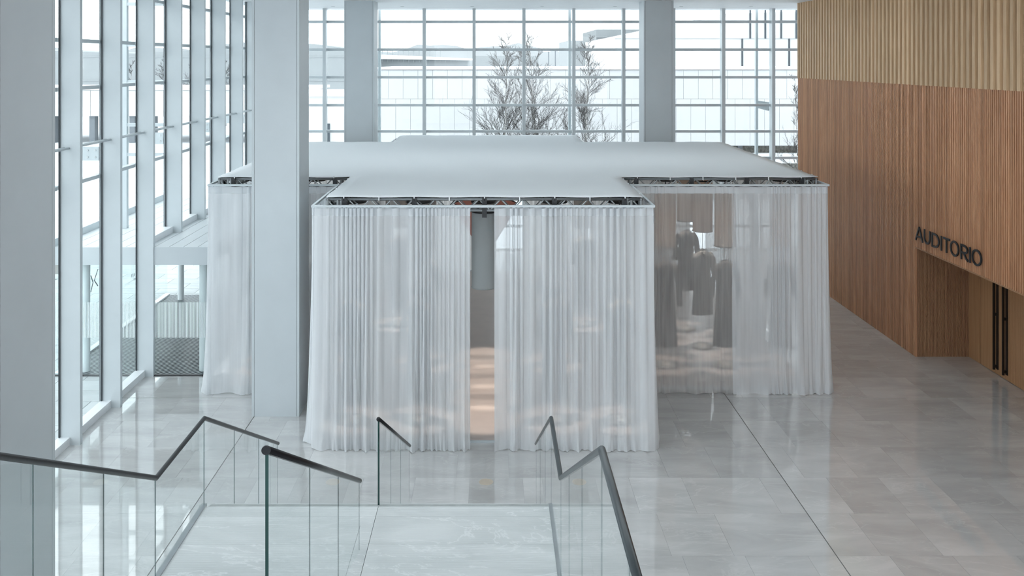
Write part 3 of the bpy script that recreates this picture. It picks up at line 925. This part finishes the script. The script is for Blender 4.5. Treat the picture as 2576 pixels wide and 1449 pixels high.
curtain([(RX[1]-.06, RY[1]), (RX[0], RY[1]), (RX[0], RY[2]-.05)], 43, 'white curtain of the left wing half hidden by the square pillar', 'curtain', fold=.17, amp=(.018, .036), flare=.12)
curtain([(RX[1], RY[2]), (RX[0], RY[2])][::-1], 47, 'white curtain across the back of the left wing of the booth', 'curtain_rear')
curtain([(RX[1], RY[2]+.05), (RX[1], RY[3]), (.1, RY[3])], 53, 'white curtain at the rear of the booth, left half', 'curtain_rear', flare=.04)
curtain([(1.0, RY[3]), (RX[2], RY[3]), (RX[2], RY[2]+.05)], 59, 'white curtain at the rear of the booth, right half', 'curtain_rear', flare=.04)
curtain([(RX[2]+.05, RY[2]), (5.85, RY[2])], 61, 'white curtain across the back of the right wing, inner piece', 'curtain_rear', flare=.04)
curtain([(6.3, RY[2]), (RX[3]-.05, RY[2])], 67, 'narrow white curtain at the back corner of the right wing', 'curtain', flare=.04)

# --- raised rose floor inside
mb = MB()
e = .26
fx = (RX[0]+e, RX[1]+e, RX[2]-e, RX[3]-e); fy = (RY[0]+e, RY[1]+e, RY[2]-e, RY[3]-e)
poly = [(fx[1], fy[0]), (fx[2], fy[0]), (fx[2], fy[1]), (fx[3], fy[1]), (fx[3], fy[2]), (fx[2], fy[2]), (fx[2], fy[3]),
        (fx[1], fy[3]), (fx[1], fy[2]), (fx[0], fy[2]), (fx[0], fy[1]), (fx[1], fy[1])]
mb.prism(poly[::-1], 'z', .001, .032)
pf = mb.build('booth_floor', M['rose_floor'])
tag(pf, 'thin rose beige floor laid inside the curtained booth', 'floor platform')
for a in range(12):
    p, q = poly[a], poly[(a+1) % 12]; x0, x1 = sorted((p[0], q[0])); y0, y1 = sorted((p[1], q[1]))
    box('edge_strip', x0-.012, x1+.012, y0-.012, y1+.012, .001, .036, M['white_metal'], pf)

# --- hanging cloth cylinders with a lamp inside, coats and plinths below
def shade(x, y, mat, label, zt=3.95, zb=2.52, r=.23, lit=260):
    t = empty('hanging_cylinder', (x, y, 0))
    seg = 40; mb = MB(); rows_ = 8
    for k in range(rows_+1):
        z = zt+(zb-zt)*k/rows_
        for q in range(seg):
            a = 2*PI*q/seg; rr_ = r*(1+.025*math.sin(5*a+x*3)*(1-abs(k/rows_-.35)))
            mb.v.append((rr_*math.cos(a), rr_*math.sin(a), z))
    for k in range(rows_):
        for q in range(seg):
            q2 = (q+1) % seg; mb.f.append((k*seg+q, k*seg+q2, (k+1)*seg+q2, (k+1)*seg+q)); mb.m.append(0)
    c = mb.build('cloth_tube', M[mat], t, True)
    rg = MB()
    for z in (zt, zt+.18):
        pts = [(r*math.cos(2*PI*q/24), r*math.sin(2*PI*q/24), z) for q in range(25)]
        rg.tube(pts, .016, 6, False)
    rg.build('top_ring', M['black'], t)
    pts = [(r*math.cos(2*PI*q/24), r*math.sin(2*PI*q/24), zb+.01) for q in range(25)]
    MB().tube(pts, .012, 6, False).build('bottom_ring', M['grey_cloth'] if mat == 'grey_cloth' else M['black'], t)
    if mat != 'grey_cloth': MB().tube([(-r, 0, zb+.01), (r, 0, zb+.01)], .010, 6).build('cross_bar', M['black'], t)
    MB().tube([(0, 0, zt-.35), (0, 0, 4.33)], .012, 6).build('hanger_rod', M['black'], t)
    rg = MB(); rg.disc(r*.97, zt+.17, 24); rg.disc(r*.97, zt+.175, 24)
    rg.build('top_disc', M['coat_grey'], t)
    mb = MB(); mb.lathe([(.0, zt-.30), (.05, zt-.30), (.06, zt-.42), (.045, zt-.43)], 16); mb.build('lamp_housing', M['black'], t, True)
    MB().disc(.044, zt-.428, 16, flip=True).build('lamp_lens', M['lamp'], t)
    ld = bpy.data.lights.new('spot', 'SPOT'); ld.energy = lit; ld.color = (1.0, .88, .76); ld.spot_size = math.radians(27); ld.spot_blend = .6; ld.shadow_soft_size = .04
    lo = bpy.data.objects.new('lamp_light', ld); COL.objects.link(lo); lo.parent = t; lo.location = (0, 0, zt-.45)
    tag(t, label, 'hanging shade', 'hanging cloth cylinders in the booth')
    return t
def plinth(x, y, label, r=.24):
    mb = MB(); mb.lathe([(r, .033), (r, .055), (r-.006, .060), (0.001, .060)], 32)
    o = mb.build('round_plinth', M['plinth'], None, False, (x, y, 0))
    tag(o, label, 'plinth', 'round floor plates under the coats')
def coat(x, y, label, ztop=2.30, zhem=.45, w=.21, mat='coat_dark', rot=0.0, sleeve=.62, zhook=2.525):
    t = empty('coat', (x, y, 0)); t.rotation_euler = (0, 0, rot)
    H = ztop-zhem; seg = 24
    prof = [(1.0, .05, .05), (.985, .09, .06), (.96, w*.80, .085), (.92, w*.95, .10), (.78, w*.92, .12), (.55, w*.95, .125), (.30, w*1.12, .14), (0, w*1.25, .155)]
    mb = MB()
    for k, (f_, rx, ry) in enumerate(prof):
        for q in range(seg):
            a = 2*PI*q/seg; wob = 1+.03*math.sin(4*a+k)*(1-f_)
            mb.v.append((rx*wob*math.cos(a), ry*wob*math.sin(a), zhem+H*f_))
    for k in range(len(prof)-1):
        for q in range(seg):
            q2 = (q+1) % seg; mb.f.append((k*seg+q, k*seg+q2, (k+1)*seg+q2, (k+1)*seg+q)); mb.m.append(0)
    mb.build('coat_body', M[mat], t, True)
    for s in (-1, 1):
        MB().tube([(s*w*.80, 0, ztop-.09), (s*(w+.035), -.01, ztop-.22), (s*(w+.075), -.02, ztop-.45), (s*(w+.10), -.035, ztop-.09-sleeve)],
                  [.075, .078, .068, .062], 12).build('sleeve', M[mat], t, True)
    hg = MB(); hg.tube([(-w*.7, 0, ztop-.03), (0, 0, ztop+.03), (w*.7, 0, ztop-.03)], .011, 6)
    hg.tube([(0, 0, ztop+.02), (0, 0, zhook)], .006, 6)
    hg.build('hanger', M['steel'], t)
    MB().tube([(-w*.35, -.10, ztop-.02), (0, -.115, ztop-.16), (w*.35, -.10, ztop-.02)], .02, 6).build('collar', M['black'], t)
    tag(t, label, 'coat', 'coats hung in the booth')
    return t
YF = 17.2
front_x = (-2.62, -1.40, -.17, 1.16, 2.38)
names_f = ('at the far left of the front wing', 'left of the opening', 'hanging in the front opening between the curtains', 'right of the opening', 'at the far right of the front wing')
for x, nm in zip(front_x, names_f):
    mid = abs(x+.17) < .01
    shade(x, YF, 'grey_cloth' if mid else 'pale_cloth', ('grey cloth cylinder ' if mid else 'pale cloth cylinder behind the front curtain ')+nm)
    if not mid:
        coat(x, YF, 'dark coat behind the front curtain '+nm, mat='coat_grey' if x > 2 or x < -2 else 'coat_dark', rot=.2*x)
        plinth(x, YF, 'round floor plate behind the front curtain '+nm)
YA = 20.3
for x, nm in ((3.83, 'nearest the front wing'), (5.15, 'in the middle of the right wing'), (6.38, 'at the outer end of the right wing')):
    shade(x, YA, 'peach_cloth', 'peach cloth cylinder in the right wing '+nm, zb=2.66, lit=130)
    coat(x, YA, 'long dark coat in the right wing '+nm, ztop=2.34, zhem=.45, mat='coat_dark', sleeve=.9 if x < 5 else .7, zhook=2.665)
    plinth(x, YA, 'round floor plate in the right wing '+nm)
for x, y, zt, zh, nm in ((4.95, 21.6, 2.30, .80, 'grey cape coat right behind the long coat of the right wing'), (4.86, 23.0, 2.50, 1.02, 'short dark jacket deeper in the right wing, against bright daylight')):
    shade(x, y, 'peach_cloth', 'peach cloth cylinder deeper in the right wing above the '+nm.split(' ')[1]+' '+nm.split(' ')[2], zb=2.75, lit=150)
    coat(x, y, nm, zt, zh, .22, 'coat_grey' if y < 22 else 'coat_dark', .3, .62, 2.755)
    plinth(x, y, 'round floor plate under the '+nm.split(' ')[0]+' '+nm.split(' ')[1]+' '+nm.split(' ')[2])
for x, nm in ((-3.95, 'inner'), (-5.15, 'outer')):
    shade(x, YA, 'pale_cloth', 'pale cloth cylinder in the left wing, %s one' % nm)
    coat(x, YA, 'dark coat in the left wing, %s one' % nm)
for (x, y, nm) in ((-1.5, 20.4, 'left of the middle'), (1.3, 20.4, 'right of the middle'), (-2.4, 23.4, 'deep on the left'), (2.3, 23.4, 'deep on the right')):
    shade(x, y, 'pale_cloth', 'pale cloth cylinder inside the booth '+nm)
    coat(x, y, 'dark coat hung inside the booth '+nm, mat='coat_dark' if x < 0 else 'coat_grey', rot=.4)
    plinth(x, y, 'round floor plate inside the booth '+nm)
for k, yy in enumerate((18.35, 19.55, 20.8)):
    shade(-.17, yy, 'pale_cloth', 'pale cloth cylinder on the centre line of the booth, %s' % ('nearest', 'second', 'farthest')[k], zb=2.9)
# salmon funnel
t = empty('funnel_shade', (-.20, 24.2, 0))
mb = MB(); mb.lathe([(.26, 1.95), (.50, 2.35), (.78, 2.80), (.82, 3.0)], 40); mb.build('cloth_funnel', M['salmon'], t, True)
MB().tube([(0, 0, 3.0), (0, 0, 4.3)], .012, 6).build('hanger_rod', M['black'], t)
MB().tube([(.82*math.cos(2*PI*q/32), .82*math.sin(2*PI*q/32), 3.0) for q in range(33)], .015, 6, False).build('top_ring', M['black'], t)
tag(t, 'large salmon funnel of cloth hanging deep inside the booth', 'hanging shade')
# small pale round disc on the hall floor
mb = MB(); mb.lathe([(.115, .0005), (.115, .003), (.105, .004), (0.001, .004)], 32)
o = mb.build('pale_floor_disc', M['pale_disc'], None, False, (-.11, 14.72, 0)); tag(o, 'small round pale disc on the floor before the booth opening', 'floor plate')

# ================================================================== OUTSIDE
gr = box('ground', -160, 160, -40, 330, -1.2, -.32, M['snow']); tag(gr, kind='structure')
g2 = MB(); g2.box(-160, -7.78, -30, 330, -.32, -.06); g2.box(-7.78, 160, 33.1, 330, -.32, -.06)
o = g2.build('ground_snow', M['snow']); tag(o, kind='structure')
pav = box('pavement', -20, -7.76, 8, 34, -.06, -.035, M['grout']); tag(pav, kind='structure')
rp = random.Random(12)
y = 8.0; k = 0
while y < 33.5:
    x = -20.0 + (.5 if k % 2 else 0)
    while x < -7.9:
        x1 = min(x+1.2, -7.78)
        if -14.5 < x and 12 < y < 32:
            unit_box('paver', x+.006, x1-.006, y+.006, y+.594, -.035, -.006, M['paver'], pav)
        x += 1.2
    y += .6; k += 1
# white clad building across the court
wcb = empty('clad_building', (12, 46, 0))
tag(wcb, 'long low building clad in white panels across the court behind the trees', 'building')
def C(o): o.parent = wcb; o.matrix_parent_inverse = Matrix.Translation((-12, -46, 0)); return o
C(box('wall_core', -6.0, 44, 46.02, 56, 2.46, 6.30, M['panel_joint']))
C(box('roof_edge', -6.1, 44.1, 45.9, 56, 6.30, 6.40, M['snow']))
x = -6.0; k = 0
PWd = .742
while x < 43.5:
    C(unit_box('panel', x+.006, x+PWd-.006, 45.98, 46.04, 4.83, 6.27, M['panel']))
    C(unit_box('panel', x+PWd/2+.006, x+PWd*1.5-.006, 45.98, 46.04, 2.48, 4.815, M['panel']))
    x += PWd
C(box('base_wall', -5, 44, 46.6, 47.0, -.06, 2.46, M['gabion']))
C(box('ledge', 4, 44, 44.6, 46.4, 1.74, 2.08, M['snow']))
C(box('ledge_base', 4.2, 44, 44.9, 46.4, -.06, 1.74, M['gabion']))
for i in range(10):
    C(box('base_post', 6+i*3.2, 6.25+i*3.2, 46.3, 46.55, 2.0, 2.46, M['pier']))
# tall white hall with slit windows
tw = empty('slit_window_building', (30, 72, 0)); tag(tw, 'tall white building with dark slit windows at the upper right', 'building')
def T2(o): o.parent = tw; o.matrix_parent_inverse = Matrix.Translation((-30, -72, 0)); return o
T2(MB().prism([(9.6, 0), (60, 0), (60, 13), (24, 10.6), (18.2, 10.4), (9.6, 8.6)], 'y', 72, 95).build('volume', M['far_white']))
for px, y0, y1 in ((1887, 25, 97), (1925, 25, 97), (1965, 25, 97), (2003, 25, 97), (2041, 25, 97), (1867, 97, 170), (1985, 97, 170), (2060, 97, 170)):
    X = (px-1240)*72/FPX; z1 = EYE+(150-y0)*72/FPX; z0 = EYE+(150-y1)*72/FPX
    T2(unit_box('slit_window', X-.06, X+.06, 71.93, 72.02, z0, z1, M['far_dark']))
T2(box('string_course', 9.6, 60, 71.94, 72.0, 8.44, 8.47, M['panel_joint']))
# grey building with windows
gb = empty('grey_building', (10, 100, 0)); tag(gb, 'pale grey building with a small row of windows behind the right tree', 'building')
def G(o): o.parent = gb; o.matrix_parent_inverse = Matrix.Translation((-10, -100, 0)); return o
G(box('volume', 11.3, 22, 100, 115, 0, 10.1, M['far_grey2']))
G(box('volume', 8.3, 11.3, 101, 115, 0, 8.9, M['far_grey']))
for z in (9.15, 7.35, 6.45): G(box('band', 11.3, 22, 99.9, 100, z, z+.06, M['far_dark']))
for i in range(4):
    f = G(box('window', 11.9+i*.52, 12.38+i*.52, 99.9, 100.0, 7.8, 8.42, M['far_white']))
    box('pane', 11.94+i*.52, 12.34+i*.52, 99.86, 99.9, 8.22, 8.36, M['far_dark'], f)
    box('pane', 11.94+i*.52, 12.34+i*.52, 99.86, 99.9, 7.84, 8.14, M['far_dark'], f)
for i in range(9): G(unit_box('vent', 8.35+i*.33, 8.5+i*.33, 100.8, 101, 7.75+i*.04, 8.0+i*.04, M['far_dark']))
# street lamp posts
for i, (px, py0, Y) in enumerate(((1520, 130, 80), (1397, 128, 85), (1380, 130, 85))):
    X = (px-1240)*Y/FPX
    p = MB().tube([(X, Y, -.06), (X, Y, EYE+(150-py0)*Y/FPX)], .05, 8).build('lamp_post', M['pier'])
    MB().box(X-.5, X+.15, Y-.12, Y+.12, EYE+(150-py0)*Y/FPX, EYE+(150-py0)*Y/FPX+.07).build('lamp_head', M['snow'], p)
    tag(p, ('thin street lamp before the grey building', 'thin street lamp behind the middle trees, right one', 'thin street lamp behind the middle trees, left one')[i], 'street lamp')
# industrial hall, left
ih = empty('industrial_hall', (-40, 120, 0)); tag(ih, 'big pale grey gabled hall in the distance behind the left glazing', 'building')
def I_(o): o.parent = ih; o.matrix_parent_inverse = Matrix.Translation((40, -120, 0)); return o
I_(MB().prism([(-75, -.06), (-16, -.06), (-16, 7.9), (-24, 8.9), (-47, 7.6), (-75, 8.6)], 'y', 120, 150).build('volume', M['far_grey']))
I_(box('gutter', -75, -15.8, 119.9, 120, 7.1, 7.2, M['panel_joint']))
I_(box('plinth_line', -75, -15.8, 119.9, 120, 4.0, 4.06, M['panel_joint']))
# long pavilion on piers, left
pv = empty('pier_pavilion', (-30, 75, 0)); tag(pv, 'low white pavilion raised on dark piers beyond the left glazing', 'building')
def Q(o): o.parent = pv; o.matrix_parent_inverse = Matrix.Translation((30, -75, 0)); return o
Q(box('core', -60, -15, 75.03, 83, 2.15, 4.30, M['panel_joint']))
Q(box('snow_roof', -60.2, -14.8, 74.8, 83, 4.30, 4.52, M['snow']))
x = -60
while x < -15.1:
    Q(unit_box('panel', x+.02, x+1.48, 74.97, 75.05, 2.17, 4.27, M['far_white'])); x += 1.5
for i in range(26): Q(unit_box('pier', -58+i*1.65, -57.55+i*1.65, 75.3, 76.0, -.06, 2.15, M['pier']))
# small white volumes left of the court
lw = empty('white_outbuilding', (-11, 60, 0)); tag(lw, 'plain white outbuilding seen left of the left back pillar', 'building')
o = MB().box(-14.2, -6.2, 60, 68, -.06, 4.4).build('volume', M['far_white'], lw); o.parent = lw; o.matrix_parent_inverse = Matrix.Translation((11, -60, 0))
o = MB().box(-14.5, -5.9, 59.8, 68.2, 4.4, 4.6).build('snow_roof', M['snow'], lw); o.matrix_parent_inverse = Matrix.Translation((11, -60, 0))
o = MB().box(-11.0, -10.7, 59.93, 60.0, .4, 2.6).build('slit_window', M['far_dark'], lw); o.matrix_parent_inverse = Matrix.Translation((11, -60, 0))
o = MB().box(-9.2, -8.9, 59.93, 60.0, .4, 2.6).build('slit_window', M['far_dark'], lw); o.matrix_parent_inverse = Matrix.Translation((11, -60, 0))
# roofs in the middle distance
rf = empty('distant_shed', (-8, 130, 0)); tag(rf, 'low shed with a snowy roof in the distance left of the middle trees', 'building')
def K(o): o.parent = rf; o.matrix_parent_inverse = Matrix.Translation((8, -130, 0)); return o
K(box('volume', -17, -3.6, 130, 140, -.06, 6.9, M['far_grey2']))
K(MB().prism([(-17.5, 6.9), (-3.0, 6.7), (-3.0, 6.95), (-17.5, 7.6)], 'y', 129, 141).build('roof', M['snow']))
for i in range(16): K(unit_box('facade_fin', -16.5+i*.75, -16.42+i*.75, 129.6, 129.9, 6.4, 8.4 if i < 13 else 7.0, M['far_grey']))
K(box('volume', -3.0, 7.5, 150, 160, -.06, 7.4, M['far_grey']))
# hills
mb = MB(); n_ = 90; rh = random.Random(4)
tops = []
for i in range(n_+1):
    X = -260+520*i/n_
    h = 11.9+1.5*math.sin(i*.31+.6)+1.3*math.sin(i*.83)+.6*math.sin(i*2.3)
    tops.append((X, h))
for i in range(n_):
    (xa, ha), (xb, hb) = tops[i], tops[i+1]
    mb.quad((xa, 380, -1), (xb, 380, -1), (xb, 420, hb), (xa, 420, ha))
    mb.quad((xa, 420, ha), (xb, 420, hb), (xb, 520, hb*.6), (xa, 520, ha*.6))
o = mb.build('hills', M['hill'], None, True); tag(o, kind='structure')

# --- bare birch trees
def tree(x, y, h, seed, label, spread=.32, lev=5, trunk_r=.075, n0=34, group='bare birches before the clad building', z0=-.06, twig_r=.0085):
    r = random.Random(seed)
    t = empty('birch_tree', (x, y, z0))
    tr = MB(); tw_ = MB()
    pts = [Vector((0, 0, 0))]; n_ = 14
    for i in range(1, n_+1):
        pts.append(Vector((pts[-1].x+r.uniform(-.06, .06), pts[-1].y+r.uniform(-.06, .06), h*i/n_)))
    rad = [trunk_r*(1-.93*i/n_) for i in range(n_+1)]
    tr.tube(pts, rad, 7)
    def grow(p, d, l, rr_, depth):
        n2 = 3; q = [p]; dd = d.copy()
        for i in range(n2):
            dd = (dd+Vector((r.uniform(-.22, .22), r.uniform(-.22, .22), r.uniform(-.06, .16)))).normalized()
            q.append(q[-1]+dd*l/n2)
        tw_.tube(q, [rr_, rr_*.85, rr_*.7, rr_*.5], 3 if depth > 1 else 5, False)
        if depth < 3:
            k = (6, 5, 4)[depth]
            for j in range(k):
                f_ = (j+1)/(k+.3); seg_i = min(2, int(f_*3)); tt = f_*3-seg_i
                bp_ = q[seg_i]*(1-tt)+q[seg_i+1]*tt
                nd = (dd+Vector((r.uniform(-1, 1), r.uniform(-1, 1), r.uniform(-.5, .6)))*.75).normalized()
                grow(bp_, nd, l*r.uniform(.38, .6), max(twig_r*.55, rr_*.5), depth+1)
    for i in range(n0):
        f_ = .14+.84*(i+r.random())/n0
        k = f_*n_; a = min(int(k), n_-1); p = pts[a]*(1-(k-a))+pts[a+1]*(k-a)
        ang = r.uniform(0, 2*PI); up = r.uniform(.7, 1.9)
        d = Vector((math.cos(ang), math.sin(ang), up)).normalized()
        grow(p, d, h*spread*(1.05-.92*f_)*r.uniform(.7, 1.1), twig_r*2.0*(1.3-f_), 0)
    tr.build('trunk', M['birch'], t, True); tw_.build('branches', M['twig'], t)
    tag(t, label, 'tree', group)
    return t
tree((1272-1240)*40/FPX, 40.0, 7.9, 3, 'bare birch before the clad building, left of the middle mullion')
tree((1350-1240)*40.6/FPX, 40.6, 8.0, 8, 'bare birch before the clad building, right of the middle mullion')
tree((1462-1240)*41/FPX, 41.0, 7.8, 15, 'bare many-branched birch before the clad building, rightmost of the three')
tree((2012-1240)*43/FPX, 43.0, 6.0, 19, 'bare tree half hidden by the end of the wooden wall', n0=14)
for k, (px, hh) in enumerate(((330, 6.6), (405, 7.4), (470, 7.2), (535, 6.8))):
    tree((px-1240)*90/FPX, 90+k*1.5, hh, 40+k, ('first', 'second', 'third', 'fourth')[k]+' bare tree from the left behind the white pavilion', n0=16, group='bare trees behind the pavilion', twig_r=.018, trunk_r=.12)
